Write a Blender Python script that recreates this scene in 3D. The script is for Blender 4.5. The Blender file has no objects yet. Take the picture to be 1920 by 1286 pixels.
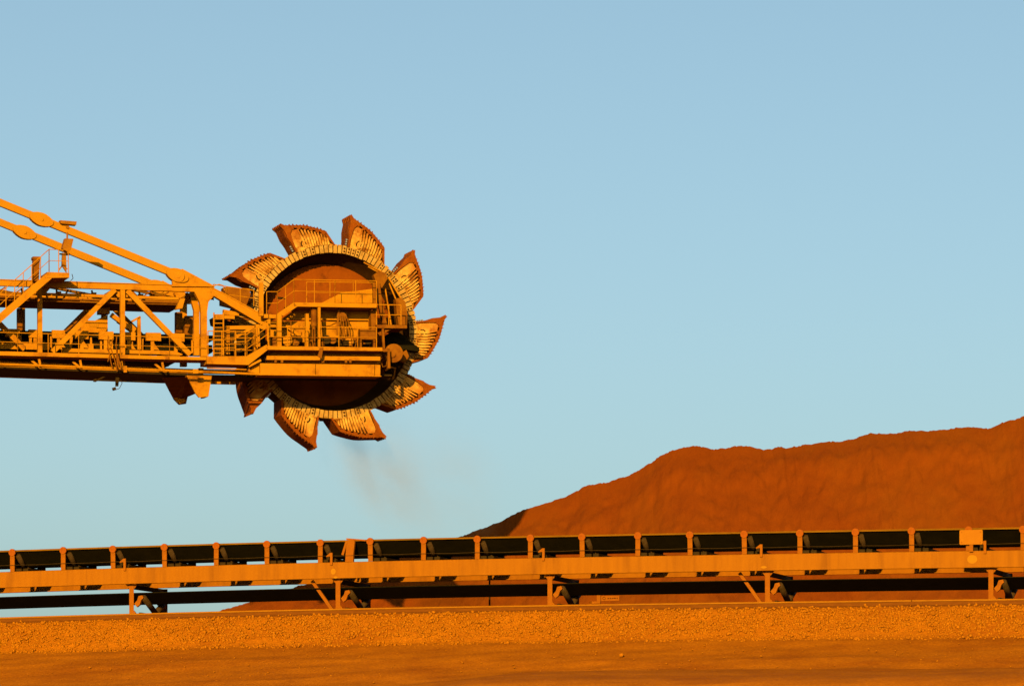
import bpy, math, random
import numpy as np
from mathutils import Vector, noise
R = math.radians
scene = bpy.context.scene
COL = scene.collection
rng = random.Random(7)

# ------------------------------------------------------------------ camera
F, CX, H = 9200.0, 960.0, 1610.0          # focal length in photo pixels, centre column, row of the horizon
EYE = 1.7
cam_d = bpy.data.cameras.new('camera')
cam = bpy.data.objects.new('camera', cam_d); COL.objects.link(cam)
cam.location = (0, 0, EYE); cam.rotation_euler = (R(90), 0, 0)
cam_d.sensor_width = 36; cam_d.lens = F / 1920 * 36
cam_d.shift_y = (H - 643) / 1920
cam_d.clip_start = 1; cam_d.clip_end = 20000
scene.camera = cam

# ------------------------------------------------------------------ light
SUN_EL, SUN_AZ = 14.0, 8.0                # the sun stands behind the camera, to the left
w = bpy.data.worlds.new('World'); scene.world = w; w.use_nodes = True
nt = w.node_tree; nt.nodes.clear()
sky = nt.nodes.new('ShaderNodeTexSky'); sky.sky_type = 'NISHITA'; sky.sun_disc = False
sky.sun_elevation = R(SUN_EL); sky.sun_rotation = R(180 + SUN_AZ)
sky.air_density = 0.5; sky.dust_density = 2.5; sky.ozone_density = 1.0
mul = nt.nodes.new('ShaderNodeMix'); mul.data_type = 'RGBA'; mul.blend_type = 'MULTIPLY'
mul.inputs[0].default_value = 1.0; mul.inputs[7].default_value = (0.945, 0.985, 0.788, 1)
bg = nt.nodes.new('ShaderNodeBackground'); bg.inputs[1].default_value = 0.05
wo = nt.nodes.new('ShaderNodeOutputWorld')
nt.links.new(sky.outputs[0], mul.inputs[6]); nt.links.new(mul.outputs[2], bg.inputs[0]); nt.links.new(bg.outputs[0], wo.inputs[0])
sd = bpy.data.lights.new('sun', 'SUN'); sd.energy = 5.0; sd.angle = R(0.5); sd.color = (1.0, 0.59, 0.12)
so = bpy.data.objects.new('sun', sd); COL.objects.link(so)
to_sun = Vector((-math.sin(R(SUN_AZ)) * math.cos(R(SUN_EL)), -math.cos(R(SUN_AZ)) * math.cos(R(SUN_EL)), math.sin(R(SUN_EL))))
so.rotation_euler = to_sun.to_track_quat('Z', 'Y').to_euler(); so.location = (-40, -60, 60)
vs = scene.view_settings
vs.view_transform = 'Standard'; vs.look = 'None'; vs.gamma = 1; vs.exposure = 1.9

# ------------------------------------------------------------------ materials
ALB = .35     # dusted, weathered versions of the colours below
def mat(name, c1, c2=None, rough=.7, scale=3.0, stretch=(1, 1, 1), bump=0.0, bscale=20.0, metal=0.0, c3=None, s3=.6, t3=(.5, .62), spec=.02, rnd=False):
    m = bpy.data.materials.new(name); m.use_nodes = True
    n = m.node_tree.nodes; l = m.node_tree.links
    b = n['Principled BSDF']; b.inputs['Roughness'].default_value = rough; b.inputs['Metallic'].default_value = metal
    b.inputs['Specular IOR Level'].default_value = spec
    tc = n.new('ShaderNodeTexCoord'); mp = n.new('ShaderNodeMapping'); mp.inputs['Scale'].default_value = stretch
    l.new(tc.outputs['Object'], mp.inputs['Vector'])
    if rnd:
        oi = n.new('ShaderNodeObjectInfo'); mm = n.new('ShaderNodeMath'); mm.operation = 'MULTIPLY'; mm.inputs[1].default_value = 40
        cb = n.new('ShaderNodeCombineXYZ'); l.new(oi.outputs['Random'], mm.inputs[0]); l.new(mm.outputs[0], cb.inputs[0]); l.new(mm.outputs[0], cb.inputs[1])
        l.new(cb.outputs[0], mp.inputs['Location'])
    out = None
    def k_(c): return (c[0] * ALB, c[1] * ALB, c[2] * ALB * (.35 if c[2] < .02 else 1))
    c1 = k_(c1); c2 = k_(c2) if c2 else c1; c3 = k_(c3) if c3 else None
    nz = n.new('ShaderNodeTexNoise'); nz.inputs['Scale'].default_value = scale; nz.inputs['Detail'].default_value = 6; nz.inputs['Roughness'].default_value = .62
    l.new(mp.outputs[0], nz.inputs['Vector'])
    rp = n.new('ShaderNodeValToRGB'); rp.color_ramp.elements[0].position = .34; rp.color_ramp.elements[1].position = .66
    rp.color_ramp.elements[0].color = (*c1, 1); rp.color_ramp.elements[1].color = (*c2, 1)
    l.new(nz.outputs['Fac'], rp.inputs[0]); out = rp.outputs[0]
    if c3:
        n3 = n.new('ShaderNodeTexNoise'); n3.inputs['Scale'].default_value = s3; n3.inputs['Detail'].default_value = 7; n3.inputs['Roughness'].default_value = .68
        l.new(mp.outputs[0], n3.inputs['Vector'])
        r3 = n.new('ShaderNodeValToRGB'); r3.color_ramp.elements[0].position = t3[0]; r3.color_ramp.elements[1].position = t3[1]
        l.new(n3.outputs['Fac'], r3.inputs[0])
        mx = n.new('ShaderNodeMix'); mx.data_type = 'RGBA'; l.new(r3.outputs[0], mx.inputs[0]); l.new(out, mx.inputs[6]); mx.inputs[7].default_value = (*c3, 1)
        out = mx.outputs[2]
    l.new(out, b.inputs['Base Color'])
    if bump:
        bn = n.new('ShaderNodeTexNoise'); bn.inputs['Scale'].default_value = bscale; bn.inputs['Detail'].default_value = 5
        l.new(mp.outputs[0], bn.inputs['Vector'])
        bp_ = n.new('ShaderNodeBump'); bp_.inputs['Strength'].default_value = bump; bp_.inputs['Distance'].default_value = .05
        l.new(bn.outputs['Fac'], bp_.inputs['Height']); l.new(bp_.outputs[0], b.inputs['Normal'])
    return m

M = {}
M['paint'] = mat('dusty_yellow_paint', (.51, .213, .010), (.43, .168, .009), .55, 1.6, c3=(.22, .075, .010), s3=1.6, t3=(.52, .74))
M['paint_dark'] = mat('darker_yellow_paint', (.27, .100, .010), (.20, .066, .008), .7, 2.4, c3=(.12, .034, .008), s3=1.6, t3=(.5, .7))  # darker, browner copy of the yellow paint
M['stay'] = mat('yellow_stay_paint', (.46, .205, .014), (.42, .175, .012), .5, 1.2)
M['beam'] = mat('conveyor_girder_paint', (.355, .128, .008), (.31, .109, .008), .6, 1.2, (5, 5, .5), c3=(.235, .080, .009), s3=.5, t3=(.5, .72), bump=.12, bscale=9)
M['post'] = mat('conveyor_steel_paint', (.33, .105, .008), (.27, .082, .008), .65, 4)
M['cap'] = mat('red_oxide_cap', (.34, .090, .012), (.28, .068, .010), .65, 8)
M['rubber'] = mat('black_belt_rubber', (.010, .008, .006), (.016, .012, .007), .8, 3, spec=.02)
M['belt_edge'] = mat('dusty_belt_edge', (.24, .105, .012), (.16, .075, .012), .85, 2, (1, 4, 4), spec=.02)
M['roller'] = mat('roller_steel', (.075, .045, .022), (.045, .026, .014), .55, 6)
M['dark'] = mat('dark_steel_and_shade', (.028, .018, .012), (.045, .024, .014), .6, 5)  # dark steel; also colours the sheets that stand for shaded gaps
M['glint'] = mat('bare_steel_and_sky_glint', (.55, .55, .55), (.45, .45, .45), .3, 5, metal=.8)  # bright metal; also carries the sky glints at the bucket lips
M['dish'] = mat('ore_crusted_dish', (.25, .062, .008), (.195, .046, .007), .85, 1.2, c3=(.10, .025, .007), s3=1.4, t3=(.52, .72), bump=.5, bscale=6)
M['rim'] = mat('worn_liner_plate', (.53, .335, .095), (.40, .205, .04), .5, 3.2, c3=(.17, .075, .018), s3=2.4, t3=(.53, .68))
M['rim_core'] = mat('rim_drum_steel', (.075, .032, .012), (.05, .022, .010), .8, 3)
M['bar'] = mat('worn_bucket_bar', (.78, .46, .10), (.54, .24, .028), .5, 2.2, c3=(.20, .062, .010), s3=2.3, t3=(.47, .63), rnd=True)
def wear_by_radius(m, r0, r1, col):                # dirt thickens towards the cutting edge of the bucket
    n = m.node_tree.nodes; l = m.node_tree.links; b = n['Principled BSDF']; src = b.inputs['Base Color'].links[0].from_socket
    tc = n.new('ShaderNodeTexCoord'); ln = n.new('ShaderNodeVectorMath'); ln.operation = 'LENGTH'; l.new(tc.outputs['Object'], ln.inputs[0])
    nz = n.new('ShaderNodeTexNoise'); nz.inputs['Scale'].default_value = 3; l.new(tc.outputs['Object'], nz.inputs[0])
    ad = n.new('ShaderNodeMath'); ad.operation = 'MULTIPLY_ADD'; ad.inputs[1].default_value = .8; l.new(nz.outputs[0], ad.inputs[0]); l.new(ln.outputs['Value'], ad.inputs[2])
    mr = n.new('ShaderNodeMapRange'); mr.inputs[1].default_value = r0 + .4; mr.inputs[2].default_value = r1 + .4; l.new(ad.outputs[0], mr.inputs[0])
    mx = n.new('ShaderNodeMix'); mx.data_type = 'RGBA'; l.new(mr.outputs[0], mx.inputs[0]); l.new(src, mx.inputs[6]); mx.inputs[7].default_value = (*[q * ALB for q in col], 1)
    l.new(mx.outputs[2], b.inputs['Base Color'])
M['cheek'] = mat('stained_cheek_plate', (.50, .24, .035), (.36, .13, .014), .7, 3.0, c3=(.18, .052, .009), s3=2.4, t3=(.48, .66), rnd=True)
wear_by_radius(M['bar'], 3.6, 4.4, (.34, .105, .010))
M['rust'] = mat('red_rust_steel', (.26, .066, .010), (.18, .044, .008), .8, 4, c3=(.25, .075, .012), s3=3, t3=(.55, .68), bump=.5, bscale=12, rnd=True)
M['inner'] = mat('inside_rust_and_shade', (.06, .020, .006), (.035, .012, .005), .9, 4)  # dark rust with the shade inside the bucket put into the colour
M['ore'] = None
M['stone'] = mat('ballast_stone', (.35, .122, .010), (.43, .153, .012), .85, 4, spec=.02)
M['rail'] = mat('rail_steel_dusted', (.19, .062, .011), (.15, .047, .010), .7, 4, (1, 4, 4))
M['railhead'] = mat('rail_head_dusted', (.36, .145, .012), (.30, .115, .012), .6, 4, (1, 4, 4))
M['sign'] = mat('sign_yellow', (.40, .150, .008), (.38, .138, .008), .5, 5)
M['spot'] = mat('fresh_yellow_paint', (.44, .195, .012), (.40, .17, .010), .5, 8)
M['ink'] = mat('sign_lettering', (.10, .028, .006), (.09, .026, .006), .7, 5)
M['lamp'] = mat('lamp_housing_paint', (.34, .135, .012), (.25, .095, .012), .5, 4)

# ------------------------------------------------------------------ mesh helpers
def tag(o, label=None, cat=None, group=None, kind=None):
    if label: o['label'] = label
    if cat: o['category'] = cat
    if group: o['group'] = group
    if kind: o['kind'] = kind
    return o

def empty(name, loc, rz=0):
    o = bpy.data.objects.new(name, None); COL.objects.link(o)
    o.location = loc; o.rotation_euler = (0, 0, rz); o.empty_display_size = .2
    return o

class MB:
    def __init__(s): s.v = []; s.f = []; s.m = []; s.p = []
    def add(s, vs, fs, mi=0):
        o = len(s.v); s.v += [tuple(p) for p in vs]; s.p.append((list(vs), list(fs), mi))
        s.f += [tuple(i + o for i in f) for f in fs]; s.m += [mi] * len(fs)
        return s
    def box(s, x0, x1, y0, y1, z0, z1, mi=0):
        return s.add([(x0, y0, z0), (x1, y0, z0), (x1, y1, z0), (x0, y1, z0), (x0, y0, z1), (x1, y0, z1), (x1, y1, z1), (x0, y1, z1)],
                     [(3, 2, 1, 0), (4, 5, 6, 7), (0, 1, 5, 4), (1, 2, 6, 5), (2, 3, 7, 6), (3, 0, 4, 7)], mi)
    def prism(s, poly, t, d, mi=0):             # poly: (s, z) points, extruded from t to t + d
        a = sum(poly[i][0] * poly[(i + 1) % len(poly)][1] - poly[(i + 1) % len(poly)][0] * poly[i][1] for i in range(len(poly)))
        if a < 0: poly = poly[::-1]
        n = len(poly)
        return s.add([(p[0], t, p[1]) for p in poly] + [(p[0], t + d, p[1]) for p in poly],
                     [tuple(range(n)), tuple(range(2 * n - 1, n - 1, -1))] + [(i + n, (i + 1) % n + n, (i + 1) % n, i) for i in range(n)], mi)
    def bar(s, a, b, wd, hg, mi=0):             # rectangular bar
        a = Vector(a); b = Vector(b); d = (b - a).normalized()
        up = Vector((0, 1, 0)) if abs(d.y) < .9 else Vector((0, 0, 1))
        x = d.cross(up).normalized(); y = x.cross(d).normalized()
        x *= hg / 2; y *= wd / 2
        return s.add([a - x - y, a + x - y, a + x + y, a - x + y, b - x - y, b + x - y, b + x + y, b - x + y],
                     [(3, 2, 1, 0), (4, 5, 6, 7), (0, 1, 5, 4), (1, 2, 6, 5), (2, 3, 7, 6), (3, 0, 4, 7)], mi)
    def tube(s, pts, r, n=8, mi=0, r2=None):
        pts = [Vector(p) for p in pts]; o = []; k = len(pts)
        for i, p in enumerate(pts):
            d = (pts[min(i + 1, k - 1)] - pts[max(i - 1, 0)]).normalized()
            up = Vector((0, 0, 1)) if abs(d.z) < .9 else Vector((0, 1, 0))
            x = d.cross(up).normalized(); y = d.cross(x).normalized()
            rr = r if r2 is None else r + (r2 - r) * i / (k - 1)
            o += [p + (x * math.cos(2 * math.pi * j / n) + y * math.sin(2 * math.pi * j / n)) * rr for j in range(n)]
        fs = [(i * n + j, i * n + (j + 1) % n, (i + 1) * n + (j + 1) % n, (i + 1) * n + j) for i in range(k - 1) for j in range(n)]
        fs += [tuple(range(n - 1, -1, -1)), tuple((k - 1) * n + j for j in range(n))]
        return s.add(o, fs, mi)
    def lathe(s, c, prof, n=64, mi=0, a0=0, a1=360):   # prof: (radius, t) about the y axis through c = (s, t, z)
        full = a1 - a0 >= 360; cols = n if full else n + 1
        o = []
        for i in range(cols):
            a = R(a0 + (a1 - a0) * i / n)
            o += [(c[0] + r * math.cos(a), c[1] + t, c[2] + r * math.sin(a)) for r, t in prof]
        k = len(prof); fs = []
        for i in range(n):
            j = (i + 1) % cols
            fs += [(i * k + q, i * k + q + 1, j * k + q + 1, j * k + q) for q in range(k - 1)]
        return s.add(o, fs, mi)
    def build_each(s, name, mats, parent=None, smooth=False):     # every piece added becomes an object of its own
        for v, f, mi in s.p: MB().add(v, f, mi).build(name, mats, parent, smooth)
    def build(s, name, mats, parent=None, smooth=False):
        me = bpy.data.meshes.new(name); me.from_pydata(s.v, [], s.f)
        for m in (mats if isinstance(mats, (list, tuple)) else [mats]): me.materials.append(m)
        me.polygons.foreach_set('material_index', s.m)
        me.polygons.foreach_set('use_smooth', [smooth] * len(s.f))
        me.validate(); me.update()
        o = bpy.data.objects.new(name, me); COL.objects.link(o)
        if parent: o.parent = parent
        return o

def copy_part(o, parent, loc=None, rot=None):
    c = o.copy(); COL.objects.link(c); c.parent = parent
    if loc is not None: c.location = loc
    if rot is not None: c.rotation_euler = rot
    for ch in list(o.children):
        d = ch.copy(); COL.objects.link(d); d.parent = c
    return c

# ------------------------------------------------------------------ site frame: s along the conveyor, t away from the camera
TH = R(16.8); D0 = 139.0
CT, ST = math.cos(TH), math.sin(TH)
def cs(x, t=0):                                # photo column -> s on the plane t
    k = (x - CX) / F
    return (k * (D0 + t * CT) - t * ST) / (CT + k * ST)
def cz(y, t=0, s=0):                           # photo row -> world height at (s, t)
    return EYE + (H - y) * (D0 + t * CT - s * ST) / F
def sag(s):
    s = max(-40, min(40, s))
    if s < 0: return -.12 * (s / 15.6) ** 2 if s > -16 else -.126 - .0158 * (-s - 16)
    return -.03 * (s / 14.7) ** 2
def site(s, t): return (s * CT + t * ST, D0 - s * ST + t * CT)

RAIL_T = -1.2
RAIL_TOP = cz(1135, RAIL_T)                    # about 8.8
BAL = RAIL_TOP - .19                           # ballast shoulder
YARD = BAL - .12                               # stockyard level behind
FOOT = YARD + .02

# ------------------------------------------------------------------ ground: one sheet, plain - batter - ballast bench - yard
def fbm(x, y, z=0, o=4):
    return noise.fractal(Vector((x, y, z)), .9, 2.1, o, noise_basis='PERLIN_ORIGINAL')
def ground_z(s, t):
    prof = [(-4000, 0), (-60, 0), (-40.5, .05), (-34, 1.0), (-16.2, cz(1330, -12) - .9), (-10.2, BAL - 2.52), (-8.2, BAL - 2.10), (-6.2, BAL - 1.62), (-3.0, BAL - .93), (-1.46, BAL + .0), (-1.0, BAL + .01), (4.2, BAL - .05), (6, YARD), (40, YARD - .1), (8000, YARD - 30)]
    for (a, za), (b, zb) in zip(prof, prof[1:]):
        if t <= b: return za + (zb - za) * (t - a) / (b - a)
    return prof[-1][1]
sl = [-6000, -2500, -1000, -400, -150, -70, -45, -34] + list(np.arange(-26, 26.01, .16)) + [34, 45, 70, 150, 400, 1000, 2500, 6000]
tl = [-4000, -1500, -500, -200, -100, -60, -50, -40.5, -34, -28, -22, -18] + list(np.arange(-16.2, -1.0, .16)) + [-1.0, 0, 1.5, 3, 4.2, 6, 10, 20, 40, 100, 400, 1500, 4000, 8000]
gm = MB(); nv = len(tl)
for s in sl:
    for t in tl:
        z = ground_z(s, t)
        if -20 < t < -2.9 and abs(s) < 30:
            k = min(1, (-2.9 - t) / .6)
            z += k * (.05 * fbm(s * .10, t * .5, 3) + .014 * fbm(s * .7, t * 1.6, 8) + .010 * fbm(s * 3, t * 4, 1))
            edge = 7.4 + .5 * fbm(s * .12, 2)                                                  # the batter flattens to a bench on the right
            z += .17 * max(0, min(-t - edge, 9)) * max(0, min(1, (s + 1 + 3 * fbm(s * .1, 7)) / 5))
        if t > -45: z += sag(s) if abs(s) < 60 else sag(40 if s > 0 else -40)
        x, y = site(s, t); gm.v.append((x, y, z))
for i in range(len(sl) - 1):
    for j in range(nv - 1):
        gm.f.append((i * nv + j, (i + 1) * nv + j, (i + 1) * nv + j + 1, i * nv + j + 1)); gm.m.append(0)

def ground_mat():
    m = mat('compacted_ore_road', (.43, .140, .009), (.54, .180, .011), .9, .9, (1, 1, 1), .25, 9, c3=(.38, .112, .009), s3=.35, t3=(.5, .7), spec=.02)
    n = m.node_tree.nodes; l = m.node_tree.links; b = n['Principled BSDF']
    src = b.inputs['Base Color'].links[0].from_socket
    tc = n.new('ShaderNodeTexCoord'); mp = n.new('ShaderNodeMapping'); mp.inputs['Rotation'].default_value = (0, 0, TH); mp.inputs['Scale'].default_value = (.06, 1.6, 1)
    l.new(tc.outputs['Object'], mp.inputs[0])
    nz = n.new('ShaderNodeTexNoise'); nz.inputs['Scale'].default_value = 1; nz.inputs['Detail'].default_value = 4
    l.new(mp.outputs[0], nz.inputs[0])
    rp = n.new('ShaderNodeValToRGB'); rp.color_ramp.elements[0].position = .4; rp.color_ramp.elements[1].position = .68
    rp.color_ramp.elements[0].color = (1, 1, 1, 1); rp.color_ramp.elements[1].color = (.86, .82, .84, 1)
    l.new(nz.outputs[0], rp.inputs[0])
    mx = n.new('ShaderNodeMix'); mx.data_type = 'RGBA'; mx.blend_type = 'MULTIPLY'; mx.inputs[0].default_value = 1
    l.new(src, mx.inputs[6]); l.new(rp.outputs[0], mx.inputs[7])
    # fine speckle of grit
    n2 = n.new('ShaderNodeTexNoise'); n2.inputs['Scale'].default_value = 14; n2.inputs['Detail'].default_value = 3
    l.new(tc.outputs['Object'], n2.inputs[0])
    r2 = n.new('ShaderNodeValToRGB'); r2.color_ramp.elements[0].position = .3; r2.color_ramp.elements[1].position = .7
    r2.color_ramp.elements[0].color = (.78, .76, .75, 1); r2.color_ramp.elements[1].color = (1.15, 1.17, 1.2, 1)
    l.new(n2.outputs[0], r2.inputs[0])
    m2 = n.new('ShaderNodeMix'); m2.data_type = 'RGBA'; m2.blend_type = 'MULTIPLY'; m2.inputs[0].default_value = 1
    l.new(mx.outputs[2], m2.inputs[6]); l.new(r2.outputs[0], m2.inputs[7]); l.new(m2.outputs[2], b.inputs['Base Color'])
    return m
g = gm.build('ground', ground_mat(), smooth=True); tag(g, kind='structure')

# ------------------------------------------------------------------ ballast stones (nobody could count them)
ph = (1 + 5 ** .5) / 2
ICO_V = np.array([(-1, ph, 0), (1, ph, 0), (-1, -ph, 0), (1, -ph, 0), (0, -1, ph), (0, 1, ph), (0, -1, -ph), (0, 1, -ph), (ph, 0, -1), (ph, 0, 1), (-ph, 0, -1), (-ph, 0, 1)]) / math.sqrt(1 + ph * ph)
ICO_F = [(0, 11, 5), (0, 5, 1), (0, 1, 7), (0, 7, 10), (0, 10, 11), (1, 5, 9), (5, 11, 4), (11, 10, 2), (10, 7, 6), (7, 1, 8), (3, 9, 4), (3, 4, 2), (3, 2, 6), (3, 6, 8), (3, 8, 9), (4, 9, 5), (2, 4, 11), (6, 2, 10), (8, 6, 7), (9, 8, 1)]
def stones(name, pts, m):
    npr = np.random.RandomState(3); n = len(pts)
    V = np.empty((n, 12, 3)); 
    for i, (x, y, z, r) in enumerate(pts):
        a = npr.normal(size=(3, 3)); q, _ = np.linalg.qr(a)
        sc = r * npr.uniform(.65, 1.3, 3)
        v = ICO_V * npr.uniform(.78, 1.18, (12, 1)) * sc
        V[i] = v @ q.T + (x, y, z)
    fa = np.array(ICO_F)[None] + (np.arange(n) * 12)[:, None, None]
    me = bpy.data.meshes.new(name)
    me.vertices.add(n * 12); me.vertices.foreach_set('co', V.reshape(-1))
    me.loops.add(n * 60); me.loops.foreach_set('vertex_index', fa.reshape(-1).astype(np.int32))
    me.polygons.add(n * 20); me.polygons.foreach_set('loop_start', np.arange(0, n * 60, 3, dtype=np.int32))
    me.materials.append(m); me.update(calc_edges=True); me.validate()
    o = bpy.data.objects.new(name, me); COL.objects.link(o); return o
pts = []
pr = random.Random(11)
for i in range(24000):
    s = pr.uniform(-25, 25); t = pr.uniform(-3.35, -1.47)
    if t < -2.75 + .3 * noise.noise(Vector((s * .5, 0, 0))) and pr.random() < .65: continue
    r = pr.choice([.018, .022, .026, .030, .034, .040, .048]) * pr.uniform(.8, 1.2)
    x, y = site(s, t); pts.append((x, y, ground_z(s, t) + sag(s) + r * pr.uniform(-.3, 1.0) + .035 * max(0, noise.noise(Vector((s * 2.2, t * 2.2, 3)))), r))
tag(stones('ballast', pts, M['stone']), 'coarse orange crushed stone ballast heaped below the rail', kind='stuff')
pts = []
for i in range(1300):
    s = pr.uniform(-22, 22); t = -3.0 - 9 * pr.random()
    r = pr.choice([.008, .010, .012, .016, .024]) * pr.uniform(.8, 1.2)
    x, y = site(s, t); pts.append((x, y, ground_z(s, t) + sag(s) + r * .25 + .02, r))
tag(stones('road_grit', pts, M['stone']), 'small loose stones strewn over the smooth dirt batter', kind='stuff')

# ------------------------------------------------------------------ long profile sweeps along s (follow the sag)
def sweep(mb, prof, s0, s1, step=1.5, closed=True, mi=0, caps=True):
    k = max(2, int((s1 - s0) / step) + 1); n = len(prof); o = []
    for i in range(k):
        s = s0 + (s1 - s0) * i / (k - 1); g_ = sag(s)
        o += [(s, t, z + g_) for t, z in prof]
    fs = []
    for i in range(k - 1):
        for j in range(n if closed else n - 1):
            fs.append((i * n + j, (i + 1) * n + j, (i + 1) * n + (j + 1) % n, i * n + (j + 1) % n))
    if closed and caps: fs += [tuple(range(n)), tuple((k - 1) * n + j for j in range(n - 1, -1, -1))]
    return mb.add(o, fs, mi)

# ------------------------------------------------------------------ the machine rail in front of the conveyor
bx, by = site(0, RAIL_T)
rail = empty('machine_rail', (bx, by, RAIL_TOP - .18), -TH)
tag(rail, 'long dusty steel rail lying along the top of the ballast', 'rail')
joint = cs(1710, RAIL_T)
for a, b in ((-42, joint - .012), (joint + .012, 42)):
    mb = MB(); sweep(mb, [(-.075, 0), (-.075, .018), (-.016, .035), (-.016, .135), (.016, .135), (.016, .035), (.075, .018), (.075, 0)], a, b)
    mb.build('rail_web', M['rail'], rail)
    mb = MB(); sweep(mb, [(-.042, .136), (-.042, .168), (-.030, .18), (.030, .18), (.042, .168), (.042, .136)], a, b)
    mb.build('rail_head', M['railhead'], rail)
mb = MB().box(joint - .3, joint + .3, -.034, -.018, .045, .125)
for q in (-.22, -.08, .08, .22): mb.tube([(joint + q, -.055, .085), (joint + q, -.03, .085)], .016, 6)
mb.build('fishplate', M['rail'], rail).location.z = sag(joint)

# ------------------------------------------------------------------ belt conveyor
cx0, cy0 = site(0, 0)
conv = empty('belt_conveyor', (cx0, cy0, FOOT), -TH)
tag(conv, 'long dusty orange trough belt conveyor on short legs', 'conveyor')
def z_(y, t=0): return cz(y, t) - FOOT         # local height from a photo row at the centre column
S0, S1 = -42.0, 42.0
BT, BB = z_(1046.5), z_(1077)                  # girder top and bottom
WID = 2.5
for t0, t1, inv in ((0, .16, 1), (WID, WID - .16, -1)):
    mb = MB(); w_ = .016 * inv
    sweep(mb, [(t0, BB + .012), (t0, BT - .012), (t0 - w_ * .6, BT), (t1, BT), (t1, BT - .02), (t0 + w_, BT - .02), (t0 + w_, BB + .02), (t1, BB + .02), (t1, BB), (t0 - w_ * .6, BB)], S0, S1, 1.0)
    mb.build('side_girder', M['beam'], conv)
# cross ties between the girders
mb = MB()
sI0, sI1 = cs(24), cs(1709); PITCH = (sI1 - sI0) / 17
idl = [sI0 + PITCH * k for k in range(-6, 25)]
# belts
LIP = z_(1007.5, .12); LOW = z_(1037, .8) 
prof = [(.10, LIP), (.80, LOW), (1.7, LOW), (2.4, LIP), (2.4, LIP + .02), (1.69, LOW + .03), (.81, LOW + .03), (.10, LIP + .03)]
mb = MB(); sweep(mb, prof, S0, S1); mb.build('carry_belt', M['rubber'], conv)
mb = MB(); sweep(mb, [(.065, LIP - .012), (.065, LIP + .034), (.098, LIP + .034), (.098, LIP - .012)], S0, S1); mb.build('belt_edge', M['belt_edge'], conv)
mb = MB(); sweep(mb, [(.40, LIP - .16), (.8, LIP - .08), (1.25, LIP - .05), (1.7, LIP - .08), (2.1, LIP - .16), (1.69, LOW + .04), (.81, LOW + .04)], S0, S1); mb.build('ore_load', M['dish'], conv)
RE, RC = z_(1096, .35), z_(1117.5, 1.25)
mb = MB(); sweep(mb, [(.30, RE), (1.2, RC), (1.3, RC), (2.2, RE), (2.2, RE + .02), (1.3, RC + .02), (1.2, RC + .02), (.30, RE + .02)], S0, S1); mb.build('return_belt', M['rubber'], conv)
# idlers
def make_idler():
    f = MB()
    f.prism([(-.068, BT + .002), (.068, BT + .002), (.068, LIP - .05), (-.068, LIP - .05)], .02, .04)     # near post plate
    o = f.build('idler_post', M['post'], conv)
    f = MB().prism([(-.068, BT + .002), (.068, BT + .002), (.068, LIP - .05), (-.068, LIP - .05)], WID - .06, .04); f.build('rear_post', M['post'], o)
    for t in (-.005, WID - .055):
        MB().tube([(0, t, LIP - .03), (0, t + .06, LIP - .03)], .105, 18).build('end_cap', M['cap'], o)
    for x0, x1 in ((.02, .23), (.28, .44)):
        MB().box(x0, x1, .17, WID - .17, BT + .004, BT + .10).build('idler_base', M['dark'], o)
    MB().tube([(.12, .17, LIP - .11), (.12, .74, LOW - .09)], .075, 12).build('roller', M['roller'], o, True)
    MB().tube([(.12, .80, LOW - .085), (.12, 1.7, LOW - .085)], .075, 12).build('roller', M['roller'], o, True)
    MB().tube([(.12, 2.33, LIP - .11), (.12, 1.76, LOW - .09)], .075, 12).build('roller', M['roller'], o, True)
    return o
id0 = make_idler()
for i, s in enumerate(idl):
    o = id0 if i == 0 else copy_part(id0, conv)
    o.location = (s + rng.uniform(-.02, .02), 0, sag(s) + rng.uniform(-.008, .008)); o.rotation_euler = (0, R(rng.uniform(-.9, .9)), R(rng.uniform(-.8, .8)))
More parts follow.
